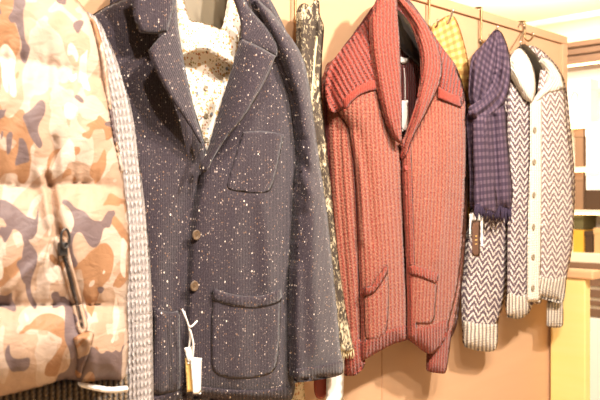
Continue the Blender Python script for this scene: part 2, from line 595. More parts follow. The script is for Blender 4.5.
# hollow cornice along the far wall
bm = bmesh.new()
prof = [(XF + .32, CEIL), (4.72, CEIL), (4.72, CEIL - .016)] + [(4.74 + .17*math.sin(t), CEIL - .03 - .10*(1 - math.cos(t))) for t in np.linspace(0, math.pi/2, 9)] + [(4.93, CEIL - .14), (XF + .32, CEIL - .14)]
e0 = [bm.verts.new((x, -3.2, z)) for x, z in prof]; e1 = [bm.verts.new((x, 3.6, z)) for x, z in prof]
bm.faces.new(e0); bm.faces.new(e1[::-1])
for i in range(len(prof)): bm.faces.new((e0[i], e1[i], e1[(i+1) % len(prof)], e0[(i+1) % len(prof)]))
struct('trim_5', bm, M['cornice'])

# ================================================================== HERE COME THE GARMENTS
# ---- camouflage padded vest, nearest the camera
T = thing('padded_vest', 'padded camouflage vest with a zipped side pocket, at the left end of the row', 'vest', base_of(40, 400, .2))
def baffle_prof(y, seams):
    """quilting: the cloth swells between the stitched rows"""
    out = np.zeros(np.shape(y))
    for a, b in zip(seams, seams[1:]):
        k = np.clip((y - a) / np.maximum(b - a, 1e-6), 0, 1)
        ins = (y >= a) & (y < b)
        out = np.where(ins, np.power(np.clip(np.sin(math.pi * k), 0, 1), 0.45) * (1 - .18 * k), out)
    return out
def vest_seams(x):
    w = np.clip(x, -140, 128)
    sag = 3.0 * np.sin(w * .055) 
    return [-95 + 0*w, -40 + .1*w, 60 + 14*np.clip((w-20)/60, 0, 2)**1.3 + sag*.4, 185 + 4*np.clip((w-60)/60, 0, 1) + sag, 305 + sag*.6 + 3*np.clip((w-60)/60, 0, 1), 396 - .11*np.clip(w, 0, 128) + 2*np.sin(w*.09), 480 + 0*w]
def vest_quilt(x, y):
    x = np.asarray(x, float); y = np.asarray(y, float)
    S = vest_seams(x)
    out = np.zeros(x.shape)
    for a, b in zip(S, S[1:]):
        k = np.clip((y - a) / (b - a), 0, 1)
        ins = (y >= a) & (y < b)
        h = np.power(np.clip(np.sin(math.pi * k ** .92), 0, 1), 0.5)
        # gathers radiating from the stitch rows
        g = (np.sin(x * .33 + a * .7) + .6*np.sin(x * .71 + a * .3)) * .0022 * np.exp(-np.minimum(y - a, b - y) / 16)
        out = np.where(ins, (.016 if np.mean(b) < 130 else (.026 if np.mean(b) < 240 else .034)) * h + g, out)
    return out
vest = patch('vest_body', [(-120, 10), (-105, -60), (-40, -80), (20, -70), (62, -14), (80, 3), (96, 27), (105, 62), (109, 92), (116, 140), (122, 165), (125, 192), (129, 225), (130, 262), (127, 300), (127, 312), (129, 340), (127, 366), (124, 383, 1), (104, 381), (82, 383), (66, 380), (48, 385), (26, 391), (0, 397), (-40, 401), (-120, 405, 1), (-135, 300), (-130, 150)],
    grad_x(-130, .255, 130, .235), M['camo'], T, puff=.055, r=46, thick=.060, pitch=3.2,
    folds=[vest_quilt, fold([(54, 138), (55, 162), (54, 184)], 3, -.009), fold([(47, 176), (52, 195), (55, 215), (60, 236)], 3.5, -.022), fold([(41, 175), (46, 200), (50, 225)], 4, .008),
           fold([(60, 238), (70, 275), (78, 305), (84, 330)], 7, -.010), fold([(82, 345), (80, 362), (76, 378)], 5, -.014), fold([(90, 340), (92, 360), (92, 380)], 5, .008),
           fold([(97, 30), (104, 62), (107, 90)], 5, -.010), fold([(8, 290), (30, 268), (44, 258)], 3, .006), fold([(15, 300), (38, 280), (56, 262)], 3, -.004)],
    noise=.003)
# waist rib showing under the padding, and the pale edge tape
patch('hem_rib', [(-120, 395, 1), (0, 388), (60, 378), (130, 374, 1), (128, 424, 1), (60, 432), (-120, 436, 1)], .240, M['brownrib'], T, puff=.012, r=12, thick=.03, pitch=4)
vt = lambda e: (lambda x, y: vest.depth(x, np.minimum(y, 376)) + e)
patch('edge_tape', [(78, 382), (92, 384), (110, 387), (127, 386), (128, 391), (110, 393), (92, 390), (79, 386)], .276, M['white'], T, puff=.003, r=3, thick=.006, pitch=2)
# welt pocket: two lips, the metal zip between them, slider and pull
wl = patch('pocket_welt', [(54, 240), (59, 235), (66, 238), (72, 262), (80, 292), (88, 326), (86, 332), (79, 333), (72, 305), (62, 268)], lambda x, y: vest.depth(x, y) + .003, M['camo'], T, puff=.006, r=4, thick=.012, pitch=2,
           folds=[fold([(62, 240), (70, 275), (78, 305), (83, 331)], 1.6, -.006)], uvoff=(.3, .2))
zt = patch('zip', [(60, 240), (63, 240), (71, 270), (78, 300), (84, 328), (82, 329), (75, 302), (67, 270)], lambda x, y: wl.depth(x, y) + .003, M['ziptape'], T, puff=.002, r=1.5, thick=.004, pitch=1.6)
zp = [(61.5, 244), (66, 262), (72, 286), (78, 308), (82, 326)]
bm = bmesh.new()
for i in range(46):                                          # the teeth
    k = i / 45 * (len(zp) - 1); j = min(int(k), len(zp) - 2); f = k - j
    x, y = zp[j][0]*(1-f)+zp[j+1][0]*f, zp[j][1]*(1-f)+zp[j+1][1]*f
    p = PV(x, y, at1(zt, x, y) + .001)
    box_bm(p - Vector((.0022, .001, .0007)), p + Vector((.0022, .001, .0007)), 0, bm)
obj_bm('zip_teeth', bm, M['zip'], zt.o, smooth=False)
x, y = 62.5, 249
p = PV(x, y, at1(zt, x, y) + .004)
sl = obj_bm('zip_slider', box_bm(p - Vector((.006, .004, .009)), p + Vector((.006, .004, .009)), .0015), M['zip'], zt.o)
ring = [p + Vector((.0062*math.sin(a), -.007, .014 + .013*math.cos(a))) for a in np.linspace(0, 2*math.pi, 14)]
obj_bm('zip_pull', tube_bm(ring, .0019, 6, cap=False), M['zip'], zt.o)
fl = patch('pocket_flap', [(74, 338, 1), (86, 331), (94, 334), (90, 350), (84, 366), (80, 378), (76, 376), (78, 356)], lambda x, y: vest.depth(x, y) + .004, M['camo'], T, puff=.007, r=5, thick=.012, pitch=2, uvoff=(.1, .55))
# armhole edge turning over the shoulder
patch('armhole_binding', [(90, 17), (97, 25), (106, 58), (110, 92), (117, 140), (124, 172), (120, 172), (113, 140), (105, 95), (101, 62), (93, 32)], lambda x, y: .262 + 0*np.asarray(x), M['camo'], T, puff=.012, r=4, thick=.02, pitch=2.2, uvoff=(.9, .1))

# ---- pale grey hand-knit cardigan under the vest; only its sleeve shows
T = thing('knit_cardigan', 'pale grey chunky knit sleeve hanging between the camouflage vest and the navy flecked jacket', 'cardigan', base_of(125, 400, .1))
gk = patch('sleeve', [(70, 10), (92, 14), (102, 26), (112, 48), (121, 72), (129, 98), (135, 128), (139, 160), (143, 190), (147, 225), (150, 260), (152, 300), (153, 350), (154, 428, 1), (106, 428, 1), (100, 340), (100, 260), (92, 160), (82, 80)],
    .186, M['greyknit'], T, puff=.028, r=20, thick=.034, pitch=3, axis=[(96, 20), (118, 100), (128, 200), (132, 300), (134, 420)], noise=.003)
patch('shoulder', [(20, -30), (70, 5), (90, 20), (100, 80), (70, 120), (0, 60)], .182, M['greyknit'], T, puff=.010, r=15, thick=.016, pitch=5)

# ---- navy flecked jacket
T = thing('tweed_jacket', 'navy jacket flecked with white, notched lapels turned back over a floral shirt', 'jacket', base_of(240, 400, .1))
back = patch('back_panel', [(110, 0), (140, -35), (180, -48), (240, -42), (290, 40), (305, 120), (302, 300), (294, 392, 1), (150, 404, 1), (112, 300)], .056, M['donegal'], T, puff=.008, r=20, thick=.02, pitch=6)
lf = patch('front_panel', [(84, 26), (103, 8), (132, -6), (156, -30), (168, -40), (172, 30), (184, 76), (206, 150), (205, 200), (202, 260), (200, 330), (200, 402, 1), (152, 412), (108, 416, 1), (98, 300), (90, 150)],
    .130, M['donegal'], T, puff=.034, r=34, thick=.012, pitch=3, noise=.002,
    folds=[fold([(186, 200), (176, 260), (176, 330), (180, 400)], 9, -.006), fold([(160, 190), (158, 280), (162, 380)], 10, .006)])
rf = patch('front_panel', [(252, -30), (258, -2), (272, 12), (292, 42), (301, 78), (302, 130), (300, 200), (298, 300), (295, 372), (291, 399), (260, 402), (225, 401), (200, 398), (183, 395, 1), (183, 350), (184, 310), (187, 260), (191, 220), (196, 188), (201, 168), (217, 136), (233, 90), (246, 40), (249, 0)],
    .140, M['donegal'], T, puff=.038, r=34, thick=.012, pitch=3, noise=.0018, power=.6,
    folds=[half_fold([(183, 395), (184, 310), (190, 225), (201, 170)], 14, .010), fold([(262, 200), (266, 240), (268, 285)], 7, .006), fold([(290, 120), (286, 200), (284, 300)], 8, -.005), fold([(240, 205), (236, 250), (238, 300), (240, 390)], 12, .004)])
# rib along the bottom
onr = lambda sf, e: (lambda x, y: sf.depth(x, y) + e)
patch('hem_rib', [(183, 384, 1), (225, 389), (260, 390), (293, 386, 1), (291, 400), (260, 404), (225, 403), (183, 397, 1)], onr(rf, .002), M['donegal_rib'], T, puff=.003, r=3, thick=.008, pitch=2.4)
patch('hem_rib', [(108, 400, 1), (152, 397), (182, 390, 1), (182, 404, 1), (152, 412), (108, 418, 1)], onr(lf, .002), M['donegal_rib'], T, puff=.003, r=3, thick=.008, pitch=3)
sl = patch('sleeve', [(254, -2), (272, 14), (290, 36), (302, 56), (309, 84), (314, 120), (320, 165), (326, 205), (332, 260), (337, 310), (340, 345), (342, 373), (318, 378), (294, 381, 1), (293, 330), (294, 280), (297, 220), (300, 170), (299, 130), (292, 90), (272, 40)],
    grad_x(290, .182, 342, .130), M['donegal'], T, puff=.036, r=22, thick=.045, pitch=2.8, axis=[(280, 10), (304, 120), (312, 220), (317, 380)], noise=.002,
    folds=[fold([(302, 160), (312, 176), (326, 186)], 4, -.007), fold([(300, 178), (314, 196), (328, 205)], 5, .006), fold([(316, 200), (314, 270), (318, 350)], 7, .005), fold([(306, 215), (304, 290), (306, 370)], 6, -.005), fold([(303, 140), (301, 200), (297, 260)], 4, -.010)])
patch('cuff', [(294, 369, 1), (318, 366), (341, 361, 1), (342, 374), (318, 380), (294, 383, 1)], onr(sl, .003), M['donegal_rib'], T, puff=.004, r=3, thick=.010, pitch=2.2, axis=[(316, 340), (318, 390)])
patch('sleeve', [(88, 30), (104, 12), (120, 60), (128, 200), (134, 400), (100, 410), (92, 200)], .070, M['donegal'], T, puff=.025, r=18, thick=.05, pitch=5, axis=[(104, 20), (116, 400)])
# lapels, folded back and rolling off the front edge
def roll(inner, d0, d1, wd):
    co = smooth_outline(inner, 6, False)
    A, B = co[:-1], co[1:]
    def f(x, y):
        d, _, _ = seg_dist(x, y, A, B)
        return d0 + (d1 - d0) * np.sin(np.clip(d / wd, 0, 1).reshape(np.shape(x)) * math.pi / 2)
    return f
fb = lambda d: (lambda x, y: d + 0*np.asarray(x, float))
ll = patch('lapel', [(170, -20, 1), (166, 32, 1), (157, 40), (148, 51, 1), (158, 76), (172, 100), (187, 122), (198, 140), (207, 152, 1), (203, 138), (196, 115), (189, 85), (183, 55), (178, 25), (175, -20, 1)],
    roll([(175, -20), (183, 55), (196, 115), (207, 152)], .186, .226, 30), M['donegal'], T, puff=.008, r=5, thick=.008, pitch=2.2, axis=[(152, 40), (200, 150)])
cl = patch('collar', [(128, -20, 1), (132, 2), (134, 18), (140, 33, 1), (154, 34), (168, 32, 1), (174, 8), (178, -22), (184, -46, 1), (158, -40)],
    fb(.212), M['donegal'], T, puff=.010, r=8, thick=.008, pitch=2.2)
rl = patch('lapel', [(240, 38, 1), (258, 46), (276, 56, 1), (271, 70), (264, 84), (254, 102), (242, 120), (228, 136), (216, 154), (206, 172), (200, 172, 1), (201, 162), (208, 148), (215, 125), (224, 94), (233, 64)],
    roll([(240, 38), (233, 64), (224, 94), (208, 148), (200, 172)], .192, .234, 30), M['donegal'], T, puff=.008, r=5, thick=.008, pitch=2.2, axis=[(264, 50), (204, 170)])
cr = patch('collar', [(228, -40, 1), (238, -14), (247, 4), (258, 18), (270, 32), (278, 46), (277, 57, 1), (260, 49), (241, 41, 1), (240, 20), (232, -6)],
    fb(.196), M['donegal'], T, puff=.006, r=8, thick=.008, pitch=2.2, axis=[(236, -30), (270, 60)])
pk = patch('chest_pocket', [(243, 132, 1), (262, 131), (284, 134, 1), (279, 160), (273, 184), (268, 192), (250, 193), (230, 190), (227, 186), (234, 160)], onr(rf, .0005), M['donegal'], T, puff=.0022, r=2, thick=.003, pitch=2.2, uvoff=(.013, .02))
pk = patch('hip_pocket', [(213, 289, 1), (228, 294), (246, 297), (264, 296), (281, 289, 1), (280, 330), (277, 364), (270, 374), (245, 379), (220, 376), (212, 368), (211, 330)], onr(rf, .0005), M['donegal'], T, puff=.0035, r=3, thick=.004, pitch=2.4, uvoff=(.02, .01), folds=[fold([(215, 290), (246, 298), (280, 290)], 5, .004)])
patch('pocket_rib', [(213, 288, 1), (228, 293), (246, 296), (264, 295), (281, 288, 1), (281, 301), (264, 307), (246, 308), (228, 305), (212, 300, 1)], onr(pk, .001), M['donegal_rib'], pk.o, puff=.004, r=3, thick=.006, pitch=2.2)
patch('hip_pocket', [(154, 308, 1), (170, 312), (180, 310, 1), (180, 388), (165, 394), (150, 393, 1)], onr(lf, .001), M['donegal'], T, puff=.005, r=3, thick=.006, pitch=2.6, uvoff=(.02, .01))
for (bx, by) in ((203, 167), (196, 235), (194, 286)):
    button(bx, by, at1(rf, bx, by) + (.004 if by > 200 else .028), .0095, M['horn'], T)

# ---- white floral shirt worn under the jacket
T = thing('floral_shirt', 'white shirt with tiny ochre flowers, collar open, under the navy flecked jacket', 'shirt', base_of(240, 400, .1))
sh = patch('shirt_body', [(166, -20, 1), (180, -20, 1), (186, 22, 1), (224, 30, 1), (230, -20, 1), (240, -20, 1), (250, 30), (256, 130), (288, 250), (300, 380), (303, 426, 1), (172, 430, 1), (176, 330), (184, 200), (172, 100), (160, 40)], .100, M['floral'], T, puff=.020, r=20, thick=.012, pitch=3.2,
    folds=[fold([(206, 60), (210, 110), (208, 150)], 6, .005), fold([(190, 66), (205, 76), (224, 76)], 5, -.006)])
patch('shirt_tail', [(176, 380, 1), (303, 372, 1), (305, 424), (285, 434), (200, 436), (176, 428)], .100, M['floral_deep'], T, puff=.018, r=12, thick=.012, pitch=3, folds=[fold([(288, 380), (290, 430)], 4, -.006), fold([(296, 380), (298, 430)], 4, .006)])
patch('shirt_collar', [(172, -30, 1), (181, -28, 1), (184, 0), (190, 19), (200, 22), (212, 25), (221, 28), (225, 14), (228, -5), (230, -30, 1), (240, -28, 1), (243, 6), (241, 34), (234, 66, 1), (222, 60), (206, 51), (194, 52), (183, 57, 1), (177, 30), (174, 0)], (lambda x, y: .130 + .026*np.clip((np.asarray(y, float) - 15)/45, 0, 1)), M['floral'], T, puff=.016, r=9, thick=.010, pitch=2.4, uvoff=(.1, .3),
    folds=[fold([(190, 28), (206, 36), (224, 38)], 4, .005)])
for y in (88, 116, 140): button(206, y, at1(sh, 206, y) + .001, .0055, M['creambutton'], T)

# ---- hanger inside it
T = thing('coat_hanger', 'broad grey-brown hanger in the open collar of the white floral shirt', 'hanger', base_of(205, 30, .08))
patch('hanger_body', [(190, -34), (205, -42), (220, -36), (232, -10), (258, 20), (282, 44), (276, 56), (246, 48), (222, 40), (206, 38), (190, 36), (160, 36), (128, 40), (126, 30), (160, 4), (180, -12)], fb(.074), M['grey_hanger'], T, puff=.008, r=6, thick=.010, pitch=3)
pxtube('hanger_hook', [(206, -38, .076), (206, -52, .076), (212, -62, .06), (209, -76, .035), (198, -74, .015), (197, -66, .012)], .0022, M['steel'], T)

# ---- swing tag on the jacket
T = thing('price_tag', 'white and tan swing tags on string at the front of the navy jacket', 'tag', base_of(194, 395, .18))
dz = .196
pxtube('string', [(182, 309, dz), (185, 316, dz+.004), (188, 324, dz+.004), (190, 336, dz+.002), (189, 348, dz), (190, 356, dz)], .0016, M['string'], T)
pxtube('string', [(197, 321, dz), (192, 326, dz+.004), (189, 326, dz+.005), (186, 318, dz+.002), (184, 311, dz)], .0016, M['string'], T)
pxtube('string', [(190, 330, dz+.006), (193, 342, dz+.006), (193, 352, dz+.004), (192, 360, dz)], .0020, M['string'], T)
patch('paper_band', [(184, 348, 1), (192, 346, 1), (194, 362, 1), (188, 364, 1)], dz + .003, M['white'], T, puff=.001, r=1, thick=.002, pitch=2)
patch('tan_tag', [(185, 358, 1), (192, 356, 1), (195, 391, 1), (187, 392, 1)], dz, M['cardtan'], T, puff=.001, r=1, thick=.002, pitch=2)
patch('white_tag', [(190, 357, 1), (202, 358, 1), (201, 394, 1), (193, 394, 1)], dz + .006, M['white'], T, puff=.001, r=1, thick=.002, pitch=2)

# ---- tapestry scarf between the jacket and the red cardigan
T = thing('woven_scarf', 'long black and cream patterned scarf hanging between the navy jacket and the red cardigan', 'scarf', base_of(330, 360, .08))
ts = patch('scarf_cloth', [(298, 8), (304, 3), (311, 6), (314, 0), (319, 1), (320, 15), (324, 27), (322, 60), (322, 100), (326, 140), (331, 185), (335, 225), (340, 270), (346, 310), (354, 350, 1), (348, 354), (340, 350, 1), (328, 330), (318, 270), (308, 200), (300, 120), (297, 60)],
    lambda x, y: .055 + .050*np.clip((np.asarray(y)-40)/100, 0, 1), M['tapestry'], T, puff=.016, r=8, thick=.016, pitch=2.4, axis=[(308, 0), (312, 120), (328, 230), (346, 350)],
    folds=[fold([(313, 4), (316, 40), (314, 100), (319, 160), (331, 240), (346, 345)], 3, -.010), fold([(319, 12), (320, 60), (320, 100)], 2.5, .006), fold([(304, 20), (305, 80), (312, 140)], 3, .006)])
patch('selvedge', [(315.5, 36, 1), (318, 36, 1), (314.5, 80), (312, 106, 1), (310, 105, 1), (312.5, 78)], onr(ts, .002), M['tapestry_hem'], T, puff=.002, r=1.2, thick=.004, pitch=1.4)
bm = bmesh.new()
for i in range(9):
    x = 339.5 + i * 1.7; y0 = 351 - .0 * i
    a = .106
    tube_bm([PV(x, y0 - 2, a), PV(x + rng.uniform(-1, 1), y0 + 4, a + .002), PV(x + rng.uniform(-1.5, 1.5), y0 + 8 + rng.uniform(-1, 1), a)], [.0014, .0014, .0006], 5, bm)
obj_bm('fringe', bm, M['tapestry_hem'], T)

# tags hanging under the jacket sleeve
T = thing('price_tag', 'long white paper tag hanging below the cuff of the navy jacket sleeve', 'tag', base_of(333, 400, .08))
patch('tag_card', [(327, 352, 1), (345, 346, 1), (343, 402, 1), (326, 406, 1)], .098, M['white'], T, puff=.001, r=1, thick=.002, pitch=4)
pxtube('string', [(336, 330, .092), (335, 340, .098), (336, 350, .099)], .0010, M['string'], T)
T = thing('leather_tag', 'small reddish brown tag half hidden behind the cuff of the navy jacket sleeve', 'tag', base_of(318, 398, .08))
patch('tag_card', [(314, 372, 1), (328, 370, 1), (328, 390), (324, 398), (317, 398), (314, 390)], .088, M['redcard'], T, puff=.003, r=2, thick=.004, pitch=2)
pxtube('string', [(320, 350, .085), (321, 362, .088), (321, 372, .089)], .0010, M['brass'], T)

# ---- red shawl-collar cardigan
T = thing('shawl_cardigan', 'brick red ribbed cardigan with a wide shawl collar and two patch pockets', 'cardigan', base_of(400, 370, .08))
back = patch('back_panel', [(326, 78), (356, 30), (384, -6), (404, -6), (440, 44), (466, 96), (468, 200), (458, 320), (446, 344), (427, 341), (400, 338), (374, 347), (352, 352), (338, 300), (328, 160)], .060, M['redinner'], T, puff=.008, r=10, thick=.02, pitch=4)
sl = patch('sleeve', [(336, 58), (330, 70), (325, 88), (325, 110), (328, 150), (331, 200), (334, 250), (338, 300), (342, 340), (345, 374), (354, 374), (364, 364, 1), (363, 340), (362, 300), (361, 230), (359, 160), (352, 112), (346, 80)],
    grad_x(326, .050, 360, .078), M['redrib'], T, puff=.026, r=14, thick=.045, pitch=2.4, axis=[(334, 60), (340, 180), (350, 300), (354, 375)],
    folds=[fold([(338, 130), (342, 220), (350, 330)], 4, -.006)])
patch('cuff', [(342, 346, 1), (362, 338, 1), (365, 364), (356, 375), (345, 376, 1)], onr(sl, .003), M['redcollar'], T, puff=.003, r=3, thick=.01, pitch=2, axis=[(351, 330), (355, 380)])
sr = patch('sleeve', [(452, 60), (464, 90), (466, 130), (467, 200), (464, 260), (457, 312), (450, 345), (446, 371), (436, 372), (427, 370, 1), (429, 345), (438, 300), (446, 230), (450, 150), (446, 90)],
    .072, M['redrib'], T, puff=.020, r=12, thick=.02, pitch=2.4, axis=[(456, 70), (460, 200), (446, 300), (437, 370)])
patch('cuff', [(429, 336, 1), (452, 330, 1), (446, 372), (436, 373), (427, 371, 1)], onr(sr, .002), M['redcollar'], T, puff=.003, r=3, thick=.01, pitch=2, axis=[(440, 320), (437, 380)])
lf = patch('front_panel', [(336, 60), (360, 30), (384, 0), (396, 60), (402, 138), (404, 200), (406, 260), (408, 300), (408, 339, 1), (394, 343), (380, 350), (368, 357), (360, 361, 1), (360, 320), (358, 260), (356, 200), (353, 160), (348, 128), (338, 112), (331, 90)],
    .092, M['redrib'], T, puff=.034, r=26, thick=.010, pitch=2.4, axis=[(372, 60), (376, 160), (382, 260), (384, 360)], noise=.0015, power=.6,
    folds=[fold([(352, 140), (360, 180), (362, 240)], 5, .006), fold([(358, 130), (368, 180), (372, 240)], 5, -.004)])
rf = patch('front_panel', [(412, 6), (422, 20), (440, 46), (455, 66), (465, 94), (467, 130), (466, 180), (463, 240), (457, 290), (448, 326), (443, 341, 1), (434, 352), (426, 352), (415, 344), (407, 338, 1), (407, 300), (405, 250), (402, 200), (402, 158), (412, 138), (424, 112), (430, 86), (430, 60), (422, 30)],
    .100, M['redrib'], T, puff=.032, r=24, thick=.010, pitch=2.4, axis=[(430, 60), (432, 160), (428, 260), (425, 350)], noise=.0015, power=.6,
    folds=[fold([(448, 130), (444, 200), (438, 260)], 6, .005), fold([(452, 200), (446, 260), (440, 320)], 5, -.005)])
# placket strip
patch('button_band', [(401, 140, 1), (411, 136, 1), (413, 200), (415, 270), (417, 339), (416, 345, 1), (407, 338, 1), (407, 290), (404, 210)], onr(rf, .002), M['redcollar'], T, puff=.003, r=3, thick=.008, pitch=2, axis=[(406, 138), (409, 210), (412, 340)])
# shoulder pieces and the smooth strips that edge them
ys = patch('shoulder_yoke', [(384, -2), (366, 20), (350, 40), (337, 55), (328, 72), (326, 92), (332, 112), (344, 108), (358, 92), (376, 84), (382, 60)], onr(lf, .002), M['redshoulder'], T, puff=.003, r=5, thick=.012, pitch=2.2, axis=[(338, 40), (366, 92)])
patch('yoke_strip', [(343, 100, 1), (352, 91), (362, 84), (376, 79, 1), (378, 89, 1), (362, 94), (351, 103), (344, 113, 1)], onr(lf, .005), M['redplain'], T, puff=.002, r=3, thick=.008, pitch=1.8)
patch('shoulder_yoke', [(424, 22), (440, 44), (454, 64), (464, 92), (463, 104), (452, 100), (440, 92), (436, 70)], onr(rf, .002), M['redshoulder'], T, puff=.003, r=5, thick=.012, pitch=2.2, axis=[(444, 44), (436, 100)])
patch('yoke_strip', [(438, 86, 1), (448, 92), (461, 97, 1), (462, 108, 1), (450, 103), (438, 98, 1)], onr(rf, .005), M['redplain'], T, puff=.002, r=3, thick=.008, pitch=1.8)
# shawl collar: two folded-over halves joined behind the neck
ca = patch('shawl_collar', [(384, -14), (376, 4), (371, 22), (372, 45), (376, 74), (381, 100), (388, 124), (395, 139), (402, 146, 1), (402, 130), (402, 100), (401, 70), (400, 40), (398, 15), (397, -4), (392, -16)],
    fb(.134), M['redcollar'], T, puff=.014, r=6, thick=.016, pitch=2, axis=[(384, -10), (384, 40), (392, 100), (400, 146)])
cb = patch('shawl_collar', [(394, -14), (404, -2), (416, 10), (428, 26), (437, 44), (442, 62), (441, 80), (434, 98), (424, 118), (413, 138), (405, 160), (402, 158, 1), (404, 142), (410, 124), (417, 104), (421, 84), (422, 62), (418, 40), (410, 20), (400, 6), (392, -2)],
    grad_x(395, .100, 420, .138), M['redcollar'], T, puff=.014, r=6, thick=.016, pitch=2, axis=[(398, -8), (424, 30), (431, 64), (418, 116), (404, 158)])
# patch pockets
pa = patch('hip_pocket', [(364, 287, 1), (372, 285), (378, 276), (387, 265, 1), (389, 290), (388, 318), (385, 334), (374, 340), (366, 338), (364, 310)], onr(lf, .001), M['redrib'], T, puff=.004, r=3, thick=.005, pitch=2, axis=[(376, 270), (378, 340)], folds=[fold([(366, 288), (376, 284), (387, 267)], 3, .005)])
patch('pocket_rib', [(363, 288, 1), (372, 285), (378, 276), (387, 264, 1), (388, 272), (381, 284), (374, 293), (364, 296, 1)], onr(pa, .003), M['redcollar'], pa.o, puff=.003, r=2.5, thick=.007, pitch=1.8)
pb = patch('hip_pocket', [(409, 265, 1), (422, 268), (438, 275, 1), (436, 300), (433, 322), (420, 324), (410, 322), (409, 290)], onr(rf, .001), M['redrib'], T, puff=.004, r=3, thick=.005, pitch=2, axis=[(424, 268), (422, 324)])
patch('pocket_rib', [(409, 264, 1), (422, 267), (439, 274, 1), (437, 284, 1), (422, 278), (409, 274, 1)], onr(pb, .002), M['redcollar'], pb.o, puff=.003, r=2.5, thick=.007, pitch=1.8)
patch('hem_rib', [(360, 342, 1), (374, 336), (390, 330), (408, 324, 1), (408, 340, 1), (394, 344), (380, 351), (368, 358), (360, 362, 1)], onr(lf, .001), M['redcollar'], T, puff=.002, r=2, thick=.006, pitch=2)
patch('hem_rib', [(408, 323, 1), (424, 327), (446, 320, 1), (449, 326), (444, 341), (434, 353), (426, 353), (415, 345), (407, 339, 1)], onr(rf, .001), M['redcollar'], T, puff=.002, r=2, thick=.006, pitch=2)
for y in (168, 193, 228, 262, 296): button(406 + (y - 168) * .035, y, at1(rf, 406, y) + .006, .006, M['redbutton'], T)
patch('size_label', [(400, 56, 1), (405, 58), (409, 57, 1), (408, 62), (403, 64), (400, 62, 1)], .0705, M['white'], T, puff=.002, r=2, thick=.003, pitch=1.6)

T = thing('price_tag', 'narrow white tag inside the open neck of the brick red cardigan', 'tag', base_of(405, 132, .09))
patch('tag_card', [(401, 101, 1), (408, 100, 1), (409, 130, 1), (402, 131, 1)], .088, M['white'], T, puff=.001, r=1, thick=.002, pitch=2)
pxtube('string', [(404, 68, .074), (405, 82, .082), (405, 100, .0885)], .0008, M['string'], T)

T = thing('coat_hanger', 'black hanger with a thin steel hook inside the collar of the brick red cardigan', 'hanger', base_of(404, 50, .08))
patch('hanger_body', [(390, 10), (398, 10), (406, 18), (414, 30), (424, 46), (436, 62), (439, 73), (434, 76), (426, 72), (418, 66), (406, 54), (396, 46), (382, 52), (362, 68), (357, 63), (370, 42), (382, 24)], .081, M['black'], T, puff=.006, r=6, thick=.008, pitch=2.4)
pxtube('hanger_hook', [(398, 18, .084), (396, 6, .082), (392, -4, .078), (396, -14, .045), (404, -18, .02), (409, -12, .012)], .0022, M['steel'], T)

# ---- yellow checked scarf
T = thing('checked_scarf', 'yellow and orange checked scarf hanging from a hook behind the red cardigan', 'scarf', base_of(460, 215, .04))
ysf = patch('scarf_cloth', [(431, 30), (440, 20), (451, 15), (457, 21), (464, 42), (469, 66), (470, 90), (469, 130), (471, 170), (473, 198), (470, 214, 1), (462, 214), (450, 200), (440, 150), (434, 90)],
    .018, M['yellow'], T, puff=.022, r=8, thick=.020, pitch=2, axis=[(444, 14), (454, 60), (456, 120), (462, 214)],
    folds=[fold([(450, 18), (455, 50), (458, 110)], 3, -.007), fold([(442, 24), (450, 60), (452, 120)], 3, .004), fold([(459, 30), (464, 70), (463, 150)], 2.5, .003)])
bm = bmesh.new()
for i in range(9):
    x = 463 + i * 1.1
    tube_bm([PV(x, 207, .046), PV(x + rng.uniform(-1, 1), 214, .048), PV(x + rng.uniform(-1, 1), 220 + rng.uniform(-2, 1), .046)], [.0016, .0016, .0007], 5, bm)
obj_bm('fringe', bm, M['yellow'], T)

# ---- herringbone cardigan
T = thing('herringbone_cardigan', 'cream and dark brown herringbone cardigan with a cream collar, button band and cuffs', 'cardigan', base_of(530, 325, .06))
bk = patch('back_panel', [(512, 58), (534, 46), (562, 74), (570, 120), (574, 200), (569, 232), (548, 254), (542, 296), (540, 304), (525, 303), (506, 312), (504, 200)], .030, M['herring_lit'], T, puff=.006, r=8, thick=.012, pitch=3)
sr = patch('sleeve', [(556, 76), (566, 92), (571, 130), (575, 180), (574, 215), (568, 252), (562, 290), (562, 324), (555, 327), (547, 325, 1), (549, 290), (556, 220), (558, 140)], .072, M['herring_lit'], T, puff=.012, r=9, thick=.010, pitch=2.4, axis=[(562, 80), (567, 200), (556, 325)])
patch('cuff', [(547, 302, 1), (563, 296, 1), (563, 325), (555, 328), (547, 326, 1)], onr(sr, .002), M['creamcuff'], T, puff=.003, r=2.5, thick=.008, pitch=1.6, axis=[(557, 290), (555, 330)])
lf = patch('front_panel', [(510, 56), (524, 50), (532, 80), (534, 120), (534, 200), (533, 304, 1), (528, 314), (518, 318), (507, 316, 1), (507, 260), (508, 180), (507, 110)], .082, M['herring'], T, puff=.024, r=11, thick=.008, pitch=2, axis=[(519, 50), (520, 180), (518, 318)])
patch('hem_rib', [(508, 292, 1), (520, 296), (529, 292, 1), (528, 313), (519, 319), (507, 317, 1)], onr(lf, .003), M['creamcuff'], T, puff=.003, r=2.5, thick=.008, pitch=1.6)
rf = patch('front_panel', [(542, 62), (554, 66), (563, 84), (567, 120), (572, 170), (574, 220), (571, 256), (565, 286), (562, 301, 1), (550, 299), (537, 296, 1), (536, 200), (536, 110)], .092, M['herring_lit'], T, puff=.024, r=12, thick=.008, pitch=2, axis=[(548, 60), (554, 180), (550, 300)])
patch('hem_rib', [(538, 274, 1), (552, 279), (567, 275, 1), (563, 302), (550, 301), (537, 297, 1)], onr(rf, .003), M['creamcuff'], T, puff=.003, r=2.5, thick=.008, pitch=1.6, axis=[(554, 270), (549, 302)])
pb = patch('button_band', [(530, 100, 1), (543, 98, 1), (543, 160), (542, 230), (540, 302, 1), (527, 302, 1), (528, 230), (530, 160)], .110, M['cream'], T, puff=.008, r=4, thick=.010, pitch=2)
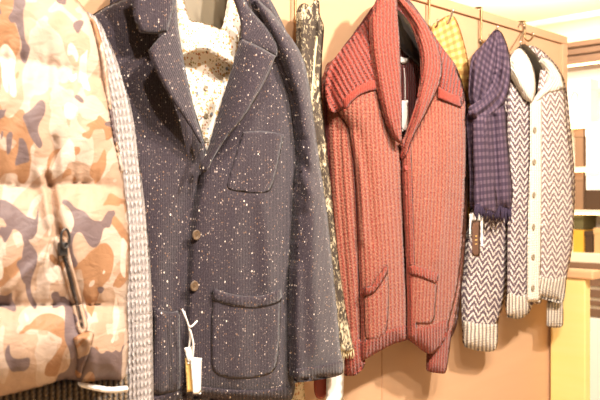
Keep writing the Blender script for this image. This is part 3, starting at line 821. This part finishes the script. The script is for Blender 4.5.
for y in (130, 162, 195, 227, 257, 288): button(534.5 - (y - 130) * .012, y, at1(pb, 534, y) + .001, .0095, M['creambutton'], T)
ca = patch('collar', [(511, 68), (513, 56), (519, 48), (527, 55), (534, 70), (536, 88), (533, 104, 1), (527, 100), (521, 91), (513, 76)], .112, M['cream'], T, puff=.018, r=7, thick=.020, pitch=1.8, axis=[(514, 54), (524, 70), (532, 104)])
cb = patch('collar', [(541, 60), (546, 58), (554, 64), (562, 78), (564, 88), (556, 92), (548, 94), (540, 100), (534, 106, 1), (536, 98), (544, 86), (547, 74)], .110, M['cream'], T, puff=.016, r=5, thick=.018, pitch=1.8, axis=[(543, 60), (556, 78), (536, 104)])
sl = patch('sleeve', [(478, 80), (494, 56), (508, 52), (516, 72), (518, 110), (518, 160), (514, 215), (509, 270), (503, 305), (497, 326), (496, 348), (480, 350), (465, 346, 1), (464, 320), (464, 280), (466, 244), (471, 222), (474, 180), (476, 120)],
    .055, M['herring'], T, puff=.028, r=18, thick=.03, pitch=2.2, axis=[(494, 50), (494, 160), (488, 260), (480, 350)],
    folds=[fold([(505, 90), (504, 160), (498, 240)], 5, .005), fold([(512, 120), (508, 200), (500, 280)], 3, -.004)])
patch('cuff', [(463, 320, 1), (480, 324), (498, 324, 1), (496, 349), (480, 351), (465, 347, 1)], onr(sl, .003), M['creamcuff'], T, puff=.004, r=3, thick=.010, pitch=1.6, axis=[(481, 310), (480, 352)])

T = thing('coat_hanger', 'black hanger showing in the open neck of the herringbone cardigan', 'hanger', base_of(540, 95, .04))
patch('hanger_body', [(516, 50), (524, 44), (534, 52), (542, 62), (549, 74), (560, 100), (556, 106), (546, 98), (534, 100), (526, 84), (520, 72), (515, 76), (513, 70)], .046, M['black'], T, puff=.010, r=6, thick=.012, pitch=2)
pxtube('hanger_hook', [(521, 50, .052), (520, 40, .052), (523, 33, .035), (525, 27, .02), (521, 23, .012), (518, 27, .010)], .0026, M['steel'], T)

# ---- knotted purple checked scarf
T = thing('knotted_scarf', 'purple and navy checked scarf looped into a knot, frayed ends hanging down', 'scarf', base_of(490, 220, .1))
pb_ = lambda x, y: .050 + .058*np.clip((np.asarray(y, float) - 28)/40, 0, 1)
pf_ = lambda x, y: .062 + .064*np.clip((np.asarray(y, float) - 28)/40, 0, 1)
patch('scarf_loop', [(472, 104), (471, 76), (474, 55), (484, 44), (492, 34), (496, 29), (501, 36), (502, 60), (494, 90), (482, 110)], pb_, M['purple'], T, puff=.020, r=7, thick=.018, pitch=1.8, axis=[(495, 26), (486, 70), (478, 110)],
    folds=[fold([(494, 34), (484, 64), (477, 102)], 2.2, -.013), fold([(490, 40), (477, 62), (473, 100)], 2.0, .008), fold([(496, 36), (490, 70), (482, 100)], 2, .008)])
patch('scarf_loop', [(496, 30), (502, 33), (508, 48), (511, 70), (509, 92), (502, 107), (490, 117), (477, 121), (471, 115), (471, 106), (477, 102), (487, 91), (494, 72), (496, 50)], pf_, M['purple'], T, puff=.020, r=7, thick=.018, pitch=1.8, axis=[(500, 28), (502, 60), (494, 94), (472, 112)],
    folds=[fold([(500, 36), (501, 62), (493, 90), (472, 110)], 2.0, -.013), fold([(505, 44), (507, 70), (500, 98), (480, 116)], 2.0, -.011), fold([(503, 38), (504, 68), (497, 94), (474, 114)], 1.8, .008)])
tl = patch('scarf_end', [(472, 112), (486, 106), (504, 104), (508, 140), (511, 172), (513, 194), (510, 214), (505, 208), (501, 217), (495, 209), (488, 211), (482, 206), (475, 211), (474, 180), (473, 150)], .114, M['purple'], T, puff=.026, r=11, thick=.035, pitch=2, axis=[(488, 104), (492, 160), (494, 218)],
    folds=[fold([(486, 116), (482, 150), (481, 205)], 2.6, .010), fold([(494, 116), (496, 160), (500, 212)], 2.4, -.013), fold([(501, 114), (505, 160), (508, 200)], 2.4, .008)])
patch('scarf_end', [(476, 116), (490, 116), (490, 152), (496, 190), (497, 213), (488, 212), (476, 210), (475, 170), (474, 140)], .134, M['purple'], T, puff=.010, r=5, thick=.012, pitch=2, axis=[(482, 116), (486, 212)], folds=[fold([(482, 120), (482, 160), (486, 210)], 2.5, .008)])
bm = bmesh.new()
for i in range(26):
    x = 475.5 + i * 1.42
    y0 = 209 + (3 if x > 497 else 0) + rng.uniform(-2, 1)
    d = .150 - .024 * i / 25
    tube_bm([PV(x, y0 - 4, d - .004), PV(x + rng.uniform(-1, 1), y0 + 3, d), PV(x + rng.uniform(-1.6, 1.6), y0 + 11 + rng.uniform(-3, 3), d - .002)], [.0026, .0030, .0010], 5, bm)
obj_bm('fringe', bm, M['purple_thread'], T)

# ---- brown swing tag below the purple scarf
T = thing('price_tag', 'brown card tag on a white strap below the frayed end of the purple scarf', 'tag', base_of(476, 256, .13))
patch('tag_card', [(472, 221, 1), (480, 222, 1), (480, 257, 1), (472, 256, 1)], .140, M['browncard'], T, puff=.001, r=1, thick=.002, pitch=2)
patch('strap', [(469.5, 214, 1), (476, 212), (483.5, 214, 1), (483, 246, 1), (481, 246, 1), (480.5, 221, 1), (472.5, 221, 1), (472, 236, 1), (469.5, 236, 1)], .134, M['white'], T, puff=.001, r=1, thick=.003, pitch=1.6)
bm = bmesh.new()
for i, (yy, ww) in enumerate(((236, .008), (240, .0105), (244, .009))):                      # printed lines
    a = PV(476.2, yy, .1425); box_bm(a - Vector((ww/2, .0003, .0012)), a + Vector((ww/2, .0003, .0012)), 0, bm)
obj_bm('print_lines', bm, M['cardtan'], bpy.data.objects[[o.name for o in T.children if o.name.startswith('tag_card')][0]], smooth=False)

# ---- wire hooks over the top rail
def rail_hook(px, py_end, label, lean=0):
    p = PV(px, py_end, .02)
    xw = p.x; zt = Z_TOP
    T = thing('wire_hook', label, 'hook', (xw, -.01, p.z), 'wire hooks over the top rail')
    pts = [(xw, .084, zt - .05), (xw, .083, zt - .004), (xw, .075, zt + .004), (xw, .03, zt + .005), (xw, -.010, zt + .004), (xw, -.015, zt - .004), (xw, -.014, zt - .04), (xw + lean, -.013, p.z + .02), (xw + lean, -.016, p.z + .004), (xw + lean, -.028, p.z - .004), (xw + lean, -.040, p.z + .004), (xw + lean, -.043, p.z + .016)]
    obj_bm('hook_wire', tube_bm(curve3(pts, 5), .0030, 8), M['brass'], T)
    bm = bmesh.new(); e = Vector((xw + lean, -.043, p.z + .017)); bmesh.ops.create_uvsphere(bm, u_segments=10, v_segments=8, radius=.0042, matrix=Matrix.Translation(e))
    obj_bm('hook_tip', bm, M['steel'], T)
rail_hook(297.5, 24, 'brass wire hook over the rail carrying the black and cream patterned scarf')
rail_hook(431, 28, 'brass wire hook beside the red cardigan collar, above the yellow checked scarf')
rail_hook(483, 42, 'brass wire hook over the rail just left of the knotted purple scarf top')
rail_hook(526.5, 40, 'thin brass wire hook beside the hanger of the herringbone cardigan')
for (px, py, d, lab) in ((450.5, 12, .052, 'small steel peg hook at the top fold of the yellow checked scarf'), (495.5, 28, .052, 'small steel peg hook at the top of the knotted purple scarf')):
    T = thing('peg_hook', lab, 'hook', base_of(px, py, .0), 'steel peg hooks')
    a = PV(px, py, d)
    obj_bm('hook_wire', tube_bm(curve3([(a.x, .002, a.z - .032), (a.x, a.y * .5, a.z - .034), (a.x, a.y + .006, a.z - .026), (a.x, a.y - .008, a.z + .006)], 6), .0030, 8), M['steel'], T)
    bm = bmesh.new(); bmesh.ops.create_cone(bm, cap_ends=True, segments=14, radius1=.010, radius2=.007, depth=.006, matrix=Matrix.Translation((a.x, -.003, a.z - .032)) @ Matrix.Rotation(math.pi/2, 4, 'X'))
    obj_bm('hook_plate', bm, M['steel'], T)

# ================================================================== COUNTER AT THE END OF THE PARTITION
r_ = (548 - 300) / FL
t_ = DW / (s_ - c_ * r_)
XC = t_ * (c_ + s_ * r_)                                     # its end face turned to the camera
pc = Q(585, 300, XC); pt = Q(592, 271, XC - .015)
T = thing('counter', 'low tan counter with a projecting top below the herringbone cardigan', 'counter', (XC + .02, -.08, 0))
obj_bm('counter_body', box_bm((XC, pc.y, 0.06), (XC + .04, -.0085, pt.z - .03), .003), M['counter'], T, smooth=False)
obj_bm('counter_top', box_bm((XC - .008, pt.y, pt.z - .03), (XC + .055, -.0085, pt.z), .006), M['countertop'], T, smooth=False)
obj_bm('plinth', box_bm((XC + .008, pc.y + .01, 0), (XC + .035, -.0085, 0.06)), M['brownwood'], T, smooth=False)

# ================================================================== SHELVES ALONG THE FAR WALL
def zat(py, px=582): return Q(px, py, XF).z
Y0, Y1 = -0.9, 3.2
T = thing('wall_shelf_unit', 'tall cream shelf unit with a brown header and lit niches along the far wall', 'shelf unit', (XF + .1, 1.0, 0))
hd0, hd1 = zat(63), zat(45)
obj_bm('header', box_bm((XF - .02, Y0, hd0), (XF + .30, Y1, hd0 + (hd1 - hd0)*.42), .004), M['brownwood'], T, smooth=False)
obj_bm('header_moulding', box_bm((XF - .05, Y0, hd0 + (hd1 - hd0)*.46), (XF + .30, Y1, hd0 + (hd1-hd0)*.78), .006), M['brownwood'], T, smooth=False)
obj_bm('header_cap', box_bm((XF - .09, Y0, hd0 + (hd1 - hd0)*.82), (XF + .30, Y1, hd1 + .02), .006), M['brownwood'], T, smooth=False)
obj_bm('back_panel', box_bm((XF + .285, Y0, .5), (XF + .30, Y1, hd0)), M['whitelac'], T, smooth=False)
boards = [zat(123), zat(167), zat(210), zat(253)]
for z in boards:
    b = obj_bm('shelf_board', box_bm((XF, Y0, z - .022), (XF + .285, Y1, z), .002), M['shelfcream'], T, smooth=False)
    obj_bm('light_strip', box_bm((XF + .02, Y0 + .02, z - .030), (XF + .035, Y1 - .02, z - .0225)), M['strip'], b, smooth=False)
b = obj_bm('light_strip', box_bm((XF + .02, Y0 + .02, hd0 - .008), (XF + .04, Y1 - .02, hd0)), M['strip'], T, smooth=False)
for y in (-.9, -.1, .66, 1.42, 2.3, 3.18):
    obj_bm('upright', box_bm((XF + .002, y, zat(253)), (XF + .284, y + .02, hd0)), M['shelfcream'], T, smooth=False)
# drawer fronts under the shelves
zz = [(262, 271), (275, 285), (288, 296), (299, 304), (307, 315)]
for a, bb in zz:
    obj_bm('drawer_front', box_bm((XF - .03, Y0, zat(bb)), (XF + .28, Y1, zat(a)), .004), M['brownwood'], T, smooth=False)
obj_bm('drawer_frame', box_bm((XF - .015, Y0, zat(316)), (XF + .29, Y1, zat(254) - .0)), M['shelfcream'], T, smooth=False)
obj_bm('base_cabinet', box_bm((XF - .05, Y0, 0.0), (XF + .30, Y1, zat(316)), .004), M['whitelac'], T, smooth=False)

def goods_box(name, label, x0, x1, ytop, zb, mat, dep=.20, group='boxes on the far shelves', lid=True):
    """a lidded box standing on a shelf board; seen between pixel columns x0 and x1"""
    a = Q(x0, 200, XF + .05); b = Q(x1, 200, XF + .05)
    ya, yb = sorted((a.y, b.y)); zt = zat(ytop)
    T = thing(name, label, 'box', (XF + .05 + dep/2, (ya + yb)/2, zb), group)
    h = zt - zb
    obj_bm('box_body', box_bm((XF + .05, ya, zb + .0005), (XF + .05 + dep, yb, zb + h*(.78 if lid else 1)), .003), mat, T, smooth=False)
    if lid: obj_bm('box_lid', box_bm((XF + .046, ya - .004, zb + h*.76), (XF + .054 + dep, yb + .004, zt), .003), mat, T, smooth=False)
    return T
gm = {k: plain('goods_' + k, v, .6, .2) for k, v in dict(brown='#8a6a50', dark='#4a3626', green='#5d5638', yellow='#e0a63e', cream='#f3e6cc', pale='#fbf4e6', sand='#caa070').items()}
goods_box('storage_box', 'brown box on the second shelf down, beside the herringbone cardigan shoulder', 574.5, 583, 127, boards[1], gm['brown'])
goods_box('storage_box', 'wide pale box at the right edge on the second shelf down', 586, 604, 127, boards[1], gm['pale'])
goods_box('storage_box', 'dark brown box on the third shelf down, beside the cardigan sleeve', 574, 583, 171, boards[2], gm['brown'])
goods_box('storage_box', 'pale box on the third shelf down, resting on a low dark box', 586, 602, 171, zat(190), gm['pale'])
goods_box('storage_box', 'low dark box at the bottom right of the third shelf down', 585, 603, 190.3, boards[2], gm['dark'], lid=False)
goods_box('storage_box', 'olive box stacked on a yellow box on the lowest open shelf', 573.5, 583, 215, zat(230), gm['green'])
goods_box('storage_box', 'yellow box under the olive one on the lowest open shelf', 573, 583.5, 230.3, boards[3], gm['yellow'], lid=False)
goods_box('storage_box', 'dark brown box in the middle of the lowest open shelf', 585, 592.5, 231, boards[3], gm['dark'])
goods_box('storage_box', 'sand coloured box at the right of the lowest open shelf', 594, 604, 228, boards[3], gm['sand'])
goods_box('storage_box', 'tall cream box upright on the top shelf under the brown header', 578, 590, 78, boards[0], gm['cream'], dep=.12)
# bag with a hoop handle in front of it
a = Q(566.5, 200, XF + .02); b = Q(573.5, 200, XF + .02)
T = thing('hand_bag', 'cream bag with a hoop handle on the top shelf beside the cardigan collar', 'bag', (XF + .09, (a.y+b.y)/2, boards[0]))
obj_bm('bag_body', box_bm((XF + .03, b.y, boards[0] + .0005), (XF + .15, a.y, zat(98)), .012), gm['pale'], T)
obj_bm('bag_handle', tube_bm([(XF + .09, (a.y+b.y)/2 + .024*math.cos(t), zat(98) + .055*math.sin(t)) for t in np.linspace(0, math.pi, 14)], .004, 8), gm['sand'], T)

# ================================================================== LIGHT
def area(name, loc, target, size, power, colr=(1, .86, .68)):
    l = bpy.data.lights.new(name, 'AREA'); l.shape = 'DISK'; l.size = size; l.energy = power; l.color = colr
    o = bpy.data.objects.new(name, l); COL.objects.link(o); o.location = loc
    o.rotation_euler = (Vector(target) - Vector(loc)).to_track_quat('-Z', 'Y').to_euler()
    return o
WARM = (1, .895, .81)
area('area_light', (.10, -1.50, 2.42), (1.0, -.1, 1.1), .11, 40, WARM)
area('area_light', (.80, -1.45, 2.42), (1.5, -.1, 1.1), .11, 44, WARM)
area('area_light', (1.50, -1.35, 2.42), (2.25, -.05, 1.0), .11, 76, WARM)
area('area_light', (3.9, .6, 2.42), (5.0, 1.0, 1.0), .3, 70, WARM)
area('area_light', (3.6, .9, 1.9), (4.2, 1.0, 2.45), .4, 26, (1, .9, .72))  # added uplight with no visible source, brightens the ceiling
w = bpy.data.worlds.new('room_light'); sc.world = w; w.use_nodes = True
w.node_tree.nodes['Background'].inputs[0].default_value = (1, .90, .84, 1)
w.node_tree.nodes['Background'].inputs[1].default_value = 0.27

# ================================================================== CAMERA
cd = bpy.data.cameras.new('camera'); cam = bpy.data.objects.new('camera', cd); COL.objects.link(cam)
cam.location = (0, -DW, ZC)
look = Vector((c_, s_, 0))
cam.rotation_euler = look.to_track_quat('-Z', 'Y').to_euler()
cd.sensor_width = 36.0; cd.lens = 36.0 * FL / 600.0
cd.clip_start = .05
cd.dof.use_dof = True; cd.dof.focus_distance = 1.65; cd.dof.aperture_fstop = 7.0
sc.camera = cam
vs = sc.view_settings
vs.view_transform = 'Standard'; vs.look = 'None'; vs.gamma = 1.0; vs.use_curve_mapping = False
vs.exposure = -0.32
